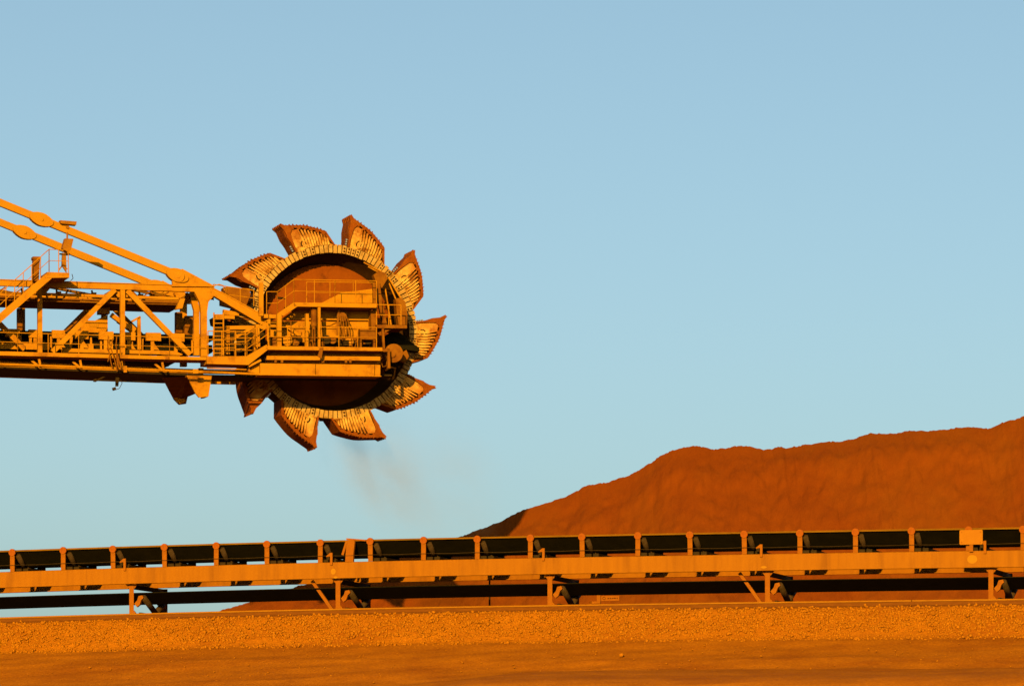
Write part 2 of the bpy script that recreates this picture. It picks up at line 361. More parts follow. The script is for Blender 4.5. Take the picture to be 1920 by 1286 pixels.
# pull cord, switches, legs
mb = MB()
for a, b in zip(idl, idl[1:]):
    mb.tube([(a, -.03, BT + .19 + sag(a)), ((a + b) / 2, -.03, BT + .175 + sag((a + b) / 2)), (b, -.03, BT + .19 + sag(b))], .006, 5)
mb.build('pull_cord', M['roller'], conv)
leg_x = (250, 640, 1035, 1440, 1860)
sL = [cs(x, .35) for x in leg_x]; sp = (sL[-1] - sL[0]) / 4
def make_switch():
    m_ = MB().box(-.035, .035, -.05, 0, BT - .08, BT + .27)
    m_.prism([(-.035, BT + .27), (-.15, BT + .18), (-.15, BT + .15), (-.035, BT + .17)], -.05, .03)
    o = m_.build('pull_switch', M['post'], conv)
    MB().box(-.13, -.05, -.07, .05, BT + .07, BT + .15).build('switch_body', M['dark'], o)
    return o
sw = make_switch()
def make_leg():
    top = BB - .002; o = None
    for t in (.20, 2.95):
        f = MB()
        f.prism([(-.07, .02), (.07, .02), (.07, top), (-.07, top)], t, .012); f.box(-.008, .008, t + .012, t + .13, .02, top)
        f.prism([(-.10, .0), (.24, .0), (.24, .28), (.20, .30), (.07, .46), (.07, .02), (-.07, .02), (-.07, .05), (-.10, .05)], t + .014, .05)
        if t < 1: f.prism([(.07, top), (.19, top), (.07, top - .14)], t + .02, .015); f.prism([(-.07, top), (-.19, top), (-.07, top - .14)], t + .02, .015)
        if o is None: o = f.build('leg', M['post'], conv)
        else: f.build('rear_leg', M['post'], o)
    MB().box(-.05, .05, .35, 2.95, BB - .14, BB - .02).build('cross_tie', M['dark'], o)
    RB = .33
    for t in (.22, 2.25):
        MB().prism([(.08, RE - .30), (.17, RE - .20), (.21, RE - .08), (.33, RE - .06), (.36, RE - .14), (.29, RE - .20), (.24, RE - .34), (.16, RE - .40)], t, .10).build('roll_bracket', M['post'], o)
    MB().tube([(RB, .32, RE - .12), (RB, 1.22, RC - .22)], .085, 12).build('return_roller', M['roller'], o, True)
    MB().tube([(RB, 2.22, RE - .12), (RB, 1.32, RC - .22)], .085, 12).build('return_roller', M['roller'], o, True)
    MB().box(RB - .16, RB - .10, .35, 2.5, RC - .36, RC - .27).build('return_roll_frame', M['dark'], o)
    MB().prism([(-.06, .02), (.06, .02), (.06, RE - .25), (.18, RE - .12), (.18, RE + .02), (-.16, RE + .02), (-.16, RE - .14), (-.06, RE - .25)], 2.5, .3).build('rear_bracket', M['dark'], o)
    return o
l0 = make_leg(); n_ = 0
for k in range(-3, 9):
    s = sL[0] + sp * k
    if abs(s) > 40: continue
    o = l0 if n_ == 0 else copy_part(l0, conv); n_ += 1
    o.location = (s, 0, sag(s))
    q = sw if k == 0 else copy_part(sw, conv)
    q.location = (s - .12, 0, sag(s - .12))
    if k % 2 == 1:
        MB().bar((s - .05, .42, .08 + sag(s)), (s - .86, .42, BB - .03 + sag(s - .86)), .07, .09).build('leg_brace', M['post'], conv)
# under-girder cross ties seen from below, brackets of the cable tray
# belt-drift switch post
sd_ = cs(655)
p = MB()
p.prism([(sd_ - .12, BT), (sd_ + .12, BT), (sd_ + .13, BT + .25), (sd_ + .17, LIP - .02), (sd_ + .12, LIP + .04), (sd_ - .07, LIP + .02), (sd_ - .10, BT + .3)], -.02, .10)
p.bar((sd_ - .20, 0, BT + .20), (sd_ - .07, 0, LIP), .06, .07)
p.bar((sd_ - .09, .02, LIP + .06), (sd_ + .48, .06, LIP + .01), .06, .045)
p.build('drift_switch_post', M['post'], conv).location.z = sag(sd_)
# fresh paint spots on the girder
def spot(x, y, rx, rz):
    s = cs(x); z = cz(y, 0, s) - FOOT
    MB().prism([(s + rx * math.cos(a), z + rz * math.sin(a)) for a in np.linspace(0, 2 * math.pi, 18, endpoint=False)], -.006, .005).build('paint_spot', M['spot'], conv)
spot(625, 1071, .075, .085); spot(629, 1082, .06, .035); spot(1432, 1063, .085, .035); spot(1823, 1048, .14, .12)
# plate on a post at the right end, bolted to the near side
ss = cs(1821, -.08); x, y = site(ss, -.08)
pl = empty('sign_plate', (x, y, cz(1034, -.08, ss)), -TH)
tag(pl, 'blank orange rectangular plate fixed to a post near the right end of the conveyor', 'sign')
hw, z0, z1 = .325, cz(1020.5, -.08, ss) - pl.location.z, cz(993, -.08, ss) - pl.location.z
rr = .035; poly = []
for cx_, cz_, a0 in ((hw - rr, z1 - rr, 0), (-hw + rr, z1 - rr, 90), (-hw + rr, z0 + rr, 180), (hw - rr, z0 + rr, 270)):
    poly += [(cx_ + rr * math.cos(R(a0 + q)), cz_ + rr * math.sin(R(a0 + q))) for q in (0, 30, 60, 90)]
MB().prism(poly, -.02, .02).build('plate', M['sign'], pl)
MB().box(-.05, .05, .0, .04, 0, z1 - .05).build('plate_post', M['post'], pl)
m_ = MB()
for sx in (-.26, .26):
    for zz in (z0 + .06, z1 - .06): m_.tube([(sx, -.035, zz), (sx, -.02, zz)], .014, 8)
m_.build('bolt', M['post'], pl)

# small signboard standing behind the conveyor, seen under the return belt
TS = 11.0; s_ = cs(1122, TS); x, y = site(s_, TS)
sb = empty('small_signboard', (x, y, YARD), -TH)
tag(sb, 'small orange board with a ring and illegible lettering, low behind the conveyor', 'sign')
def zz(yy): return cz(yy, TS, s_) - YARD
def sx(xx): return cs(xx, TS) - s_
MB().box(sx(1119), sx(1126), 0, .06, 0, zz(1113.5)).build('sign_post', M['post'], sb)
MB().box(sx(1106), sx(1126), -.03, -.002, zz(1131), zz(1127)).box(sx(1106), sx(1110), -.03, -.002, 0, zz(1127)).build('base_bar', M['post'], sb)
MB().box(sx(1127), sx(1161), .01, .04, zz(1126), zz(1117)).build('board', M['post'], sb)
m_ = MB(); c_ = (sx(1132.5), zz(1121.3)); m_.lathe((c_[0], 0, c_[1]), [(.050, .008), (.050, .0), (.032, .0), (.032, .008)], 20)
for a, b in ((1139, 1142), (1143.5, 1146), (1147.5, 1150), (1151, 1154.5), (1156, 1158)):
    m_.box(sx(a), sx(b), .003, .009, zz(1122.6), zz(1120.4))
m_.build('lettering', M['ink'], sb)
# thin pole
TP = 3.9; s_ = cs(918, TP); x, y = site(s_, TP)
po = MB().tube([(0, 0, 0), (0, 0, cz(1040, TP, s_) - YARD)], .026, 8).box(-.06, .06, -.06, .06, cz(1046, TP, s_) - YARD, cz(1038, TP, s_) - YARD)
po = po.build('marker_pole', M['dark']); po.location = (x, y, YARD + sag(s_) - .05)
tag(po, 'thin dark upright pole standing behind the conveyor, left of the small signboard', 'pole')
# lone stone on the batter
ts = -7.0
for _ in range(40):
    s_ = cs(1165, ts); yy = H - (ground_z(s_, ts) + sag(s_) - EYE) * F / (D0 + ts * CT - s_ * ST)
    ts += (yy - 1231) * .03
x, y = site(s_, ts)
st = stones('stone', [(0, 0, .035, .085)], M['stone']); st.location = (x, y, ground_z(s_, ts) + sag(s_) + .02)
tag(st, 'single fist-sized stone lying alone on the smooth dirt batter', 'stone')

# ------------------------------------------------------------------ ore stockpile
RID = [(250, 1200), (410, 1145), (470, 1128), (560, 1098), (640, 1078), (740, 1046), (800, 1028), (870, 1003), (905, 990), (938, 978), (950, 971), (975, 958), (1000, 950), (1030, 941), (1060, 931), (1085, 919), (1092, 912), (1105, 909), (1140, 904), (1158, 897), (1178, 892), (1200, 880), (1222, 866), (1235, 856), (1250, 850), (1256, 845), (1285, 838), (1302, 835), (1318, 838), (1335, 842), (1360, 840), (1390, 835), (1405, 837), (1432, 843), (1466, 838), (1480, 839), (1515, 833), (1550, 828), (1568, 828), (1584, 826), (1605, 822), (1612, 818), (1632, 812), (1668, 813), (1692, 811), (1696, 808), (1740, 808), (1790, 803), (1812, 800), (1856, 803), (1880, 792), (1900, 787), (1920, 780), (1990, 768), (2100, 775), (2300, 770), (2700, 790), (3200, 900), (3700, 1250)]
ra = np.array(RID, float)
def ridgeY(x): return 211 + 5 * math.sin(x * .0017) + (max(0, x - 1900)) * .002
pm = MB(); cols = np.concatenate([np.arange(250, 1990, 3), np.arange(1990, 3700, 30)]); rows = 80; back = 14
base_z = YARD - .3
for x in cols:
    y = np.interp(x, ra[:, 0], ra[:, 1]); Yr = ridgeY(x)
    zr = EYE + (H - y) * Yr / F + .05 * fbm(x * .06, 1) + .035 * fbm(x * .3, 4)
    Xr = (x - CX) / F * Yr
    zr = max(zr, base_z)
    hgt = zr - base_z
    run = hgt / math.tan(R(34)) + .6
    for j in range(rows + back):
        if j < rows:
            q = j / (rows - 1)                          # 0 toe .. 1 ridge
            yy = Yr - run * (1 - q)
            z = base_z + hgt * (q ** 1.04 if q > 0 else 0)
            d = (1 - q) * run                           # metres below the ridge
            env = min(1, d / 1.5) * min(1, q * 8)
            shear = Xr + .45 * d
            gully = fbm(shear * .10, d * .02, 4, 3) * .36 + fbm(shear * .8, d * .06, 9, 5) * .10 + fbm(Xr * 1.9, d * 1.3, 2, 4) * .12 + fbm(Xr * 5, d * 4, 7, 3) * .05
            off = env * gully
            # terraces left by the wheel near the crest
            off += .18 * math.exp(-((d - 2.2 - fbm(Xr * .2, 5)) / .8) ** 2) * min(1, d)
            yv, zv = yy - off * .55, z + off * .5
            pm.v.append(((Xr) * (yv / Yr) if False else Xr, yv, zv))
        else:
            q = (j - rows) / (back - 1)
            pm.v.append((Xr, Yr + run * q, zr - hgt * q + .15 * fbm(Xr * .4, q * 9, 6) * q * (1 - q) * 4))
k = rows + back
for i in range(len(cols) - 1):
    for j in range(k - 1):
        if j == rows - 1: continue          # front and back faces meet in a sharp crest
        pm.f.append((i * k + j, (i + 1) * k + j, (i + 1) * k + j + 1, i * k + j + 1)); pm.m.append(0)
ore = mat('iron_ore_fines', (.198, .042, .006), (.222, .050, .007), .95, .5, (1, .5, .35), .55, 7, c3=(.225, .060, .008), s3=.16, t3=(.45, .7), spec=.02)
po_ = pm.build('ore_stockpile', ore, smooth=True)
tag(po_, 'huge smooth red brown ore stockpile rising to the right behind the conveyor', 'stockpile')

# ------------------------------------------------------------------ bucket wheel reclaimer
YAW = R(15.0); BY = 187.5; BX = (300 - CX) / F * BY
CU, SU = math.cos(YAW), math.sin(YAW)
rec = empty('bucket_wheel_reclaimer', (BX, BY, YARD), YAW)
tag(rec, 'yellow bucket wheel reclaimer boom with rust tipped buckets, high above the conveyor', 'reclaimer')
def bp(x, y, t=0):
    k = (x - CX) / F
    s = (k * (BY + t * CU) - BX + t * SU) / (CU - k * SU)
    Y = BY + s * SU + t * CU
    return (s, EYE + (H - y) * Y / F - YARD)
def B3(x, y, t=0):
    s, z = bp(x, y, t); return (s, t, z)
PX = 1 / 49.0
def PR(mb, poly, t, d, mi=0): return mb.prism([bp(x, y, t) for x, y in poly], t, d, mi)
def BAR(mb, a, b, t, hpx, d=.16, mi=0):
    return mb.bar(B3(*a, t + d / 2), B3(*b, t + d / 2), d, hpx * PX, mi)
def TUBE(mb, pts, t, r, n=8, mi=0): return mb.tube([B3(x, y, t) for x, y in pts], r, n, mi)
P, PD, DK = M['paint'], M['paint_dark'], M['dark']

# --- boom truss, near and far side
def chords(parent, near=True):
    m1 = MB(); PR(m1, [(-700, 503), (392, 537), (408, 547), (395, 548), (-700, 514)], 0, .24)
    PR(m1, [(-700, 501.5), (394, 535.5), (396, 537), (-700, 503)], -.05, .34); m1.build('top_chord', P, parent)
    m2 = MB(); PR(m2, [(-700, 652), (0, 677), (340, 691), (482, 695), (482, 702), (340, 699), (0, 687), (-700, 664)], 0, .24); m2.build('bottom_chord', P, parent)
    for x in (-700, -545, -390, -235, -80, 75, 230):
        yt = 525 + .031 * x
        m3 = MB(); PR(m3, [(x - 4, yt + 8), (x + 4.5, yt + 8), (x + 4.5, yt + 158), (x - 4, yt + 158)], .02, .2)
        PR(m3, [(x - 22, yt + 9), (x + 22, yt + 10), (x + 9, yt + 25), (x - 9, yt + 25)], .22, .02)
        m3.build('truss_post', P, parent)
    for a, b in (((215, 543), (98, 660)), ((238, 545), (356, 665)), ((-95, 533), (-212, 650)), ((-72, 535), (46, 655)), ((-405, 523), (-522, 640)), ((-382, 525), (-264, 645))):
        m4 = MB(); BAR(m4, a, b, .03, 9.5, .18); m4.build('truss_brace', P, parent)
e1 = MB(); PR(e1, [(392, 537), (412, 547), (510, 601), (503, 613), (491, 609), (398, 553)], -.02, .30)
PR(e1, [(393, 536), (413, 545.5), (511, 599.5), (510, 601), (412, 547), (392, 537.5)], -.06, .38)
nt_ = e1.build('boom_truss', P, rec)
chords(nt_)
c1 = MB(); PR(c1, [(364, 546), (414, 550), (400, 556), (391, 566), (388.5, 585), (388.5, 668), (377, 668), (377, 585), (374.5, 566)], -.01, .26); c1.build('portal_column', P, nt_)
c1 = MB(); PR(c1, [(356, 553), (369, 553), (374, 580), (374, 666), (364, 666), (364, 582)], .9, .25); c1.build('portal_column', P, nt_)
ft = MB(); PR(ft, [(377, 545), (389, 545), (389, 668), (377, 668)], 0, .24)
ft_ = ft.build('far_truss', P, rec); chords(ft_, False)
ft_.location = (0, 4.0, 0)
# cross members and decks between the trusses
cm = MB()
for x in (-700, -545, -390, -235, -80, 75, 230, 380):
    yt = 525 + .031 * x
    s, z = bp(x, yt + 5); cm.box(s - .09, s + .09, .24, 4.0, z - .11, z + .09)
    s, z = bp(x, yt + 157); cm.box(s - .09, s + .09, .24, 4.0, z - .12, z + .1)
for x0, x1 in ((-545, -390), (-390, -235), (-235, -80), (-80, 75), (75, 230), (230, 380)):
    a = bp(x0, 525 + .031 * x0 + 5); b = bp(x1, 525 + .031 * x1 + 5)
    cm.bar((a[0], .3, a[1]), (b[0], 3.9, b[1]), .1, .1); 
cm.build_each('cross_member', P, rec)
dk = MB(); PR(dk, [(-700, 533), (348, 566), (348, 569), (-700, 536)], .5, 3.3)
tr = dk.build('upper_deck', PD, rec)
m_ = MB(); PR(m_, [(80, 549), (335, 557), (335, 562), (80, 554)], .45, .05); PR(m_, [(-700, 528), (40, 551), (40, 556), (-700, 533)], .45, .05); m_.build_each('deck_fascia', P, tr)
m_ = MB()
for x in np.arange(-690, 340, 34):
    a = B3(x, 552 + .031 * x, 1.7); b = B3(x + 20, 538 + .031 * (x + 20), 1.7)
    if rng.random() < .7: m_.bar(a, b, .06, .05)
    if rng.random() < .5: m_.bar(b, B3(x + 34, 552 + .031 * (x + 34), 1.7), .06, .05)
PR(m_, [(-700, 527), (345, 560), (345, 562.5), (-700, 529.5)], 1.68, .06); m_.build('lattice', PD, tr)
m_ = MB(); PR(m_, [(-700, 660), (404, 702.5), (404, 706), (-700, 663)], .02, 3.1); PR(m_, [(404, 702.5), (487, 704), (487, 708), (404, 706)], .0, 1.9); m_.build('boom_floor', DK, rec)
bx_ = MB(); PR(bx_, [(272, 557), (338, 562), (334, 569), (300, 569), (266, 563)], .9, .5); PR(bx_, [(338, 560), (347, 560), (342, 578), (330, 580)], .1, .3)
bx_.build_each('sheave_housing', P, rec)

# --- boom belt with idler boxes
bm = MB(); PR(bm, [(-700, 601), (400, 629), (400, 638), (-700, 610)], 1.2, 1.9); bb = bm.build('boom_belt', M['rubber'], rec)
k0 = None
for i, x in enumerate(list(range(-650, 400, 44))):
    y = 618 + .027 * x
    m_ = MB(); w2 = rng.choice([24, 27, 28])
    if rng.random() < .12: w2 = 9
    PR(m_, [(x, y - 2), (x + w2, y - 1.5), (x + w2, y + 14), (x, y + 13)], 1.0, .18)
    m_.prism([bp(x + 9, y + 13, 1.05), bp(x + 15, y + 13, 1.05), bp(x + 15, y + 33, 1.05), bp(x + 9, y + 33, 1.05)], 1.05, .1)
    m_.prism([bp(x + 15, y + 30, 1.05), bp(x + 25, y + 31, 1.05), bp(x + 15, y + 18, 1.05)], 1.06, .05)
    m_.build('idler_box', P, bb)
m_ = MB(); PR(m_, [(-700, 626), (92, 645), (92, 656), (-700, 637)], .8, .3); PR(m_, [(118, 653), (200, 655), (328, 658), (343, 664), (335, 669), (318, 668), (300, 664), (118, 661)], .75, .35)
m_.build_each('belt_stringer', P, bb)
m_ = MB(); PR(m_, [(-700, 640), (330, 672), (330, 679), (-700, 648)], 1.0, 2.4); m_.build('belt_tray', DK, bb)
m_ = MB(); PR(m_, [(-700, 616), (0, 637), (398, 647), (398, 661), (0, 654), (-700, 633)], 1.35, 1.5); m_.build('return_dark_pan', M['rubber'], bb)  # dark pan added so the gap below the belt shows dark, not sky
for x in range(-640, 380, 31):
    if rng.random() < .55:
        y = 640 + .027 * x; m_ = MB(); h_ = rng.uniform(5, 12); w_ = rng.uniform(6, 18)
        PR(m_, [(x, y), (x + w_, y), (x + w_, y + h_), (x, y + h_)], rng.uniform(.9, 1.6), .25)
        m_.build('cable_box', rng.choice([P, PD, M['glint'] if rng.random() < .4 else P]), bb)
m_ = MB(); PR(m_, [(152, 600), (178, 601), (202, 590), (202, 634), (182, 634), (180, 627), (152, 622)], 2.4, 1.2)
PR(m_, [(186, 578), (206, 577), (206, 588), (186, 588)], 2.2, .5)
dh = m_.build('drive_box', P, rec)
m_ = MB(); PR(m_, [(168, 605), (185, 605), (185, 614), (168, 613)], 2.38, .02); m_.build('drive_bright_spot', M['spot'], dh)  # lighter yellow patch for a bright spot on the box
# tilted tensioner arm
m_ = MB(); BAR(m_, (222, 600), (250, 620), 1.6, 10, .3); BAR(m_, (247, 603), (263, 594), .9, 4, .1); PR(m_, [(258, 596), (264, 593), (265, 655), (258, 655)], .9, .12); BAR(m_, (208, 590), (245, 617), 1.3, 8, .2)
PR(m_, [(236, 612), (246, 606), (256, 616), (250, 625)], 1.2, .3); m_.build('tensioner', P, rec)
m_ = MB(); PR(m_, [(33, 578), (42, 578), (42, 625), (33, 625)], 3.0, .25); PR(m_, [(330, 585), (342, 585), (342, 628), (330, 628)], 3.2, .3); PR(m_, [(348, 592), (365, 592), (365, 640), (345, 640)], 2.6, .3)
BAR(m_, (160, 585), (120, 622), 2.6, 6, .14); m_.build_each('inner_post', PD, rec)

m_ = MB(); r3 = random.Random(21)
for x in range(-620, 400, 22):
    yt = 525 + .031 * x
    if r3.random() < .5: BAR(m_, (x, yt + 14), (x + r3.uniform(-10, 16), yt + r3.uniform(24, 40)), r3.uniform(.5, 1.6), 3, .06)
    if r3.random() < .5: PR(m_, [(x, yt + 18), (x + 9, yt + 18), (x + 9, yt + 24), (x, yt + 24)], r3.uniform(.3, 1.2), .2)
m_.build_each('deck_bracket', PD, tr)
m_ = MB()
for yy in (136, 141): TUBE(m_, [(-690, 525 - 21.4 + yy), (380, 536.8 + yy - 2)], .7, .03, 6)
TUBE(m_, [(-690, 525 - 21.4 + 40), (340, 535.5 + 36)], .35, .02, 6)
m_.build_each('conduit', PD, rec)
m_ = MB()
for x in range(-610, 380, 19):
    yb = 628 + .027 * x
    if r3.random() < .8: PR(m_, [(x, yb), (x + r3.uniform(3, 6), yb), (x + r3.uniform(3, 6), yb + 24), (x, yb + 24)], r3.uniform(1.05, 1.2), .08)
m_.build_each('idler_bracket', P, bb)
# --- hand rails
def handrail(parent, base, t, hpx, step=34, r=.017, mids=1, toe=True):
    m = MB()
    h = hpx * PX
    b3 = [Vector(B3(x, y, t)) for x, y in base]
    up = Vector((0, 0, 1))
    m.tube([p_ + up * h for p_ in b3], r, 6)
    for q in range(mids): m.tube([p_ + up * h * (q + 1) / (mids + 1) for p_ in b3], r * .8, 6)
    for a, b in zip(b3, b3[1:]):
        n = max(1, int(round((b - a).length / (step * PX))))
        for i in range(n + 1):
            p_ = a + (b - a) * i / n; m.tube([p_, p_ + up * h], r, 6)
    return m.build('handrail', P, parent)

# --- near walkway along the boom
m_ = MB(); PR(m_, [(-700, 640), (33, 659.5), (318, 667.5), (318, 674), (36, 667), (-700, 648)], -1.1, 1.0)
wk = m_.build('walkway', P, rec)
handrail(wk, [(-700, 639), (33, 659.5), (318, 667.5), (388, 669)], -1.08, 35, 52)
m_ = MB()
for x in range(-620, 330, 77):
    y = 668 + .027 * x; BAR(m_, (x, y + 3), (x + 3, y + 20), -1.0, 4, .06); BAR(m_, (x + 3, y + 20), (x - 14, y + 6), -.6, 4, .08)
m_.build_each('walkway_bracket', P, wk)
m_ = MB(); TUBE(m_, [(-700, 657), (200, 690), (488, 701.5)], -1.1, .045); TUBE(m_, [(388, 690), (462, 693)], -1.1, .03); TUBE(m_, [(150, 570 - 5), (185, 567)], -.2, .012)
PR(m_, [(232, 686), (238, 686), (238, 698), (232, 698)], -1.15, .1); PR(m_, [(362, 692), (372, 692), (372, 700), (362, 700)], -1.15, .1)
m_.build('service_pipe', P, wk)
m_ = MB()
for x0, y0 in ((203, 630), (212, 634), (219, 631)):
    TUBE(m_, [(x0, y0), (x0 - 4 + rng.uniform(-3, 3), y0 + 18), (x0 + 3, y0 + 40), (x0 + 8, y0 + 62)], -1.42, .022, 6)
TUBE(m_, [(200, 652), (206, 664), (202, 678)], -1.42, .018, 6); PR(m_, [(218, 655), (221, 655), (223, 692), (219, 692)], -1.2, .06)
m_.build_each('hose', PD, wk)
# ladder/platform at the foot of the head
m_ = MB(); PR(m_, [(318, 668), (388, 669), (388, 675), (318, 674)], -1.3, 1.2); PR(m_, [(388, 668), (463, 667.5), (500, 646), (503, 655), (466, 684), (388, 682)], -1.4, 1.3)
hp = m_.build('head_platform', P, rec)
m_ = MB(); BAR(m_, (466, 687), (489, 675), -1.3, 4, .1); PR(m_, [(466, 690), (488, 678), (488, 700), (466, 697)], -1.0, .2); m_.build('ramp_stringer', P, hp)
handrail(hp, [(390, 668), (442, 668)], -1.38, 47, 26, .020, 2)
handrail(hp, [(442, 668), (463, 667), (502, 640)], -1.38, 40, 22, .022, 2)
handrail(hp, [(400, 668), (440, 668), (480, 668)], -.4, 46, 20, .022, 3)
m_ = MB()
for x in (401, 419):
    TUBE(m_, [(x, 586), (x, 668)], -.6, .03, 6)
for y in range(590, 668, 8): TUBE(m_, [(401, y), (419, y)], -.6, .02, 6)
m_.build('ladder', P, hp)
# clutter behind the platform: boxes, cylinders, diagonal frame
m_ = MB(); PR(m_, [(424, 611), (500, 610), (500, 617), (424, 618)], -.2, .2); BAR(m_, (442, 632), (474, 614), -.25, 5, .1); PR(m_, [(424, 612), (431, 612), (431, 664), (424, 664)], -.2, .2); PR(m_, [(476, 612), (482, 612), (482, 662), (476, 662)], -.2, .2)
PR(m_, [(420, 580), (448, 586), (448, 592), (420, 590)], .4, .3); PR(m_, [(404, 590), (440, 592), (440, 598), (404, 597)], .3, .4)
m_.build_each('drive_frame', P, hp)
m_ = MB(); PR(m_, [(402, 614), (498, 614), (498, 668), (402, 668)], 1.0, .1); m_.build('gap_shade_sheet', DK, hp)  # dark sheet added so gaps in the clutter read as shade
m_ = MB(); m_.tube([B3(447, 640, -.1), B3(447, 640, .6)], .42, 20); m_.tube([B3(447, 640, -.16), B3(447, 640, -.1)], .2, 14); m_.build('gearbox', DK, hp)
m_ = MB()
for q in range(26):
    x = rng.uniform(400, 482); y = rng.uniform(622, 660); w_ = rng.uniform(3, 11); h_ = rng.uniform(4, 14)
    PR(m_, [(x, y), (x + w_, y), (x + w_, y + h_), (x, y + h_)], rng.uniform(-.1, 1.2), rng.uniform(.1, .4))
for i_, (v_, f_, k_) in enumerate(m_.p): MB().add(v_, f_).build('junction_box', [PD, P, DK][i_ % 3], hp)
m_ = MB(); m_.tube([B3(441.5, 641, -1.42), B3(441.5, 641, -1.36)], .05, 14); m_.build('bulkhead_lamp', M['rim'], hp)

# --- boom head
m_ = MB()
PR(m_, [(488, 681), (591, 682.3), (591, 702.8), (488, 701.5)], -1.2, .9); PR(m_, [(592.2, 682.3), (702, 683.7), (702, 704), (592.2, 702.8)], -1.2, .9); PR(m_, [(703.2, 683.7), (713, 684), (713, 704.5), (703.2, 704.2)], -1.16, .9)
PR(m_, [(486, 701.5), (715, 704.5), (715, 706), (486, 703)], -1.24, 1.0)
hd = m_.build('head_girder', P, rec)
m_ = MB(); PR(m_, [(500, 667), (713, 668.5), (713, 676), (500, 674.5)], -1.0, .5); PR(m_, [(500, 656), (714, 658), (714, 682), (500, 680)], -.5, .2); m_.build('head_channel', P, hd)
m_ = MB(); PR(m_, [(497, 648.5), (717, 651.5), (717, 658), (497, 655.5)], -1.4, 3.2); m_.build('head_deck', P, hd)
m_ = MB(); PR(m_, [(486, 699), (735, 702), (735, 705), (486, 702)], -.3, 2.2); m_.build('head_floor', DK, hd)
m_ = MB()
for x in (515, 527, 604, 647, 655): PR(m_, [(x, 674), (x + 4, 674), (x + 4, 680), (x, 680)], -1.1, .1)
PR(m_, [(600, 652), (606, 652), (603, 672), (596, 668)], -1.46, .05); m_.build_each('drain_stub', PD, hd)

# hood wall behind the head deck, in courses
m_ = MB()
PR(m_, [(553, 581), (697, 584), (697, 601), (527, 599)], .25, .3); PR(m_, [(508, 602), (697, 603.5), (697, 617), (505, 615)], .22, .32); PR(m_, [(505, 616.5), (697, 618), (697, 634), (505, 632)], .27, .3); hw_ = m_.build('hood_wall', P, rec)
m_ = MB(); PR(m_, [(505, 632), (697, 634), (697, 653), (505, 651)], .5, .2); m_.build('hood_recess_shade', DK, hw_)  # recess shade put into the colour of a dark sheet
m_ = MB()
for x in range(560, 700, 9): m_.tube([B3(x, 612 + .01 * (x - 560), .20), B3(x, 612 + .01 * (x - 560), .24)], .02, 6)
m_.build('rivet_row', PD, hw_)
m_ = MB(); BAR(m_, (527, 605), (590, 650), .0, 5, .1); BAR(m_, (505, 610), (545, 612), -.1, 3, .1); BAR(m_, (505, 604), (540, 605), -.1, 3, .1); BAR(m_, (545, 625), (580, 650), .1, 4, .1); m_.build_each('hood_stay', P, hw_)
# upper platform with stair
m_ = MB(); PR(m_, [(551, 567), (706, 569.5), (706, 577), (551, 574.5)], -.9, 1.75)
up_ = m_.build('upper_platform', P, rec)
m_ = MB(); PR(m_, [(551, 567), (557, 575), (532, 592), (520, 592), (520, 588)], -.9, .14); PR(m_, [(551, 567), (557, 575), (532, 592), (520, 592), (520, 588)], -.1, .14)
for q in range(5): x = 524 + q * 6.5; PR(m_, [(x, 589 - q * 4.4), (x + 5, 589 - q * 4.4), (x + 5, 590.5 - q * 4.4), (x, 590.5 - q * 4.4)], -.76, .66)
m_.build('stair', P, up_)
m_ = MB(); PR(m_, [(520, 588), (528, 588), (528, 652), (520, 652)], -.95, .2); PR(m_, [(573.5, 588), (579, 588), (580, 654), (573, 654)], -.98, .2); PR(m_, [(596.5, 576), (601, 576), (601, 653), (597, 653)], -.9, .15); PR(m_, [(495, 589), (518, 590), (518, 597), (495, 596)], -.5, .8)
PR(m_, [(486, 530), (494, 530), (494, 592), (486, 592)], -.6, .14); PR(m_, [(503, 598), (507, 598), (507, 660), (503, 660)], -1.0, .12); PR(m_, [(480, 608), (486, 608), (488, 650), (480, 650)], -.7, .3)
m_.build_each('deck_post', P, up_)
handrail(up_, [(551, 567), (628, 568.3), (706, 569.5)], -.88, 43, 37, .016)
handrail(up_, [(551, 567), (520, 590), (500, 590)], -.88, 43, 26, .016)
handrail(up_, [(575, 568), (706, 569.5)], .8, 40, 40, .016)
m_ = MB(); PR(m_, [(603, 568), (640, 549), (704, 541), (704, 568.5)], .45, .1); m_.build('hood_top', P, up_)
m_ = MB(); PR(m_, [(520, 556), (536, 558), (536, 561), (520, 560)], -.2, .1); m_.build('lamp_bracket', DK, up_)
# pipes, hoses, motors on the head deck
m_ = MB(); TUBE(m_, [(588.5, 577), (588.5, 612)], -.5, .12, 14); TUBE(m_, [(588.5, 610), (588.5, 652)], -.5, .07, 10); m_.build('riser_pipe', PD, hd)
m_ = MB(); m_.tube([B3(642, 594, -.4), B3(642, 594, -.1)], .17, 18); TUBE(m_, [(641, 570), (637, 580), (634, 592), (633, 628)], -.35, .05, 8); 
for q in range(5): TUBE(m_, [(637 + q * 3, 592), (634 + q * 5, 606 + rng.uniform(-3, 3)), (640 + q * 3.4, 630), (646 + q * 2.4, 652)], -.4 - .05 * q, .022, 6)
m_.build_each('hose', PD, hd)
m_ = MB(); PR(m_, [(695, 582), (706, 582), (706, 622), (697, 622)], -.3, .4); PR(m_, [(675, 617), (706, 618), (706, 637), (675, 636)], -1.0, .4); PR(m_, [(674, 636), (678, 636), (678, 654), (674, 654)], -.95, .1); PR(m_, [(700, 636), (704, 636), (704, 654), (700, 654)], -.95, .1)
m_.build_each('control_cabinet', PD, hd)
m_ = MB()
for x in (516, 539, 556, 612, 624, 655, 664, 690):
    y = rng.uniform(636, 643); m_.tube([B3(x, y, -.7), B3(x, y, .1)], rng.uniform(.10, .20), 14)
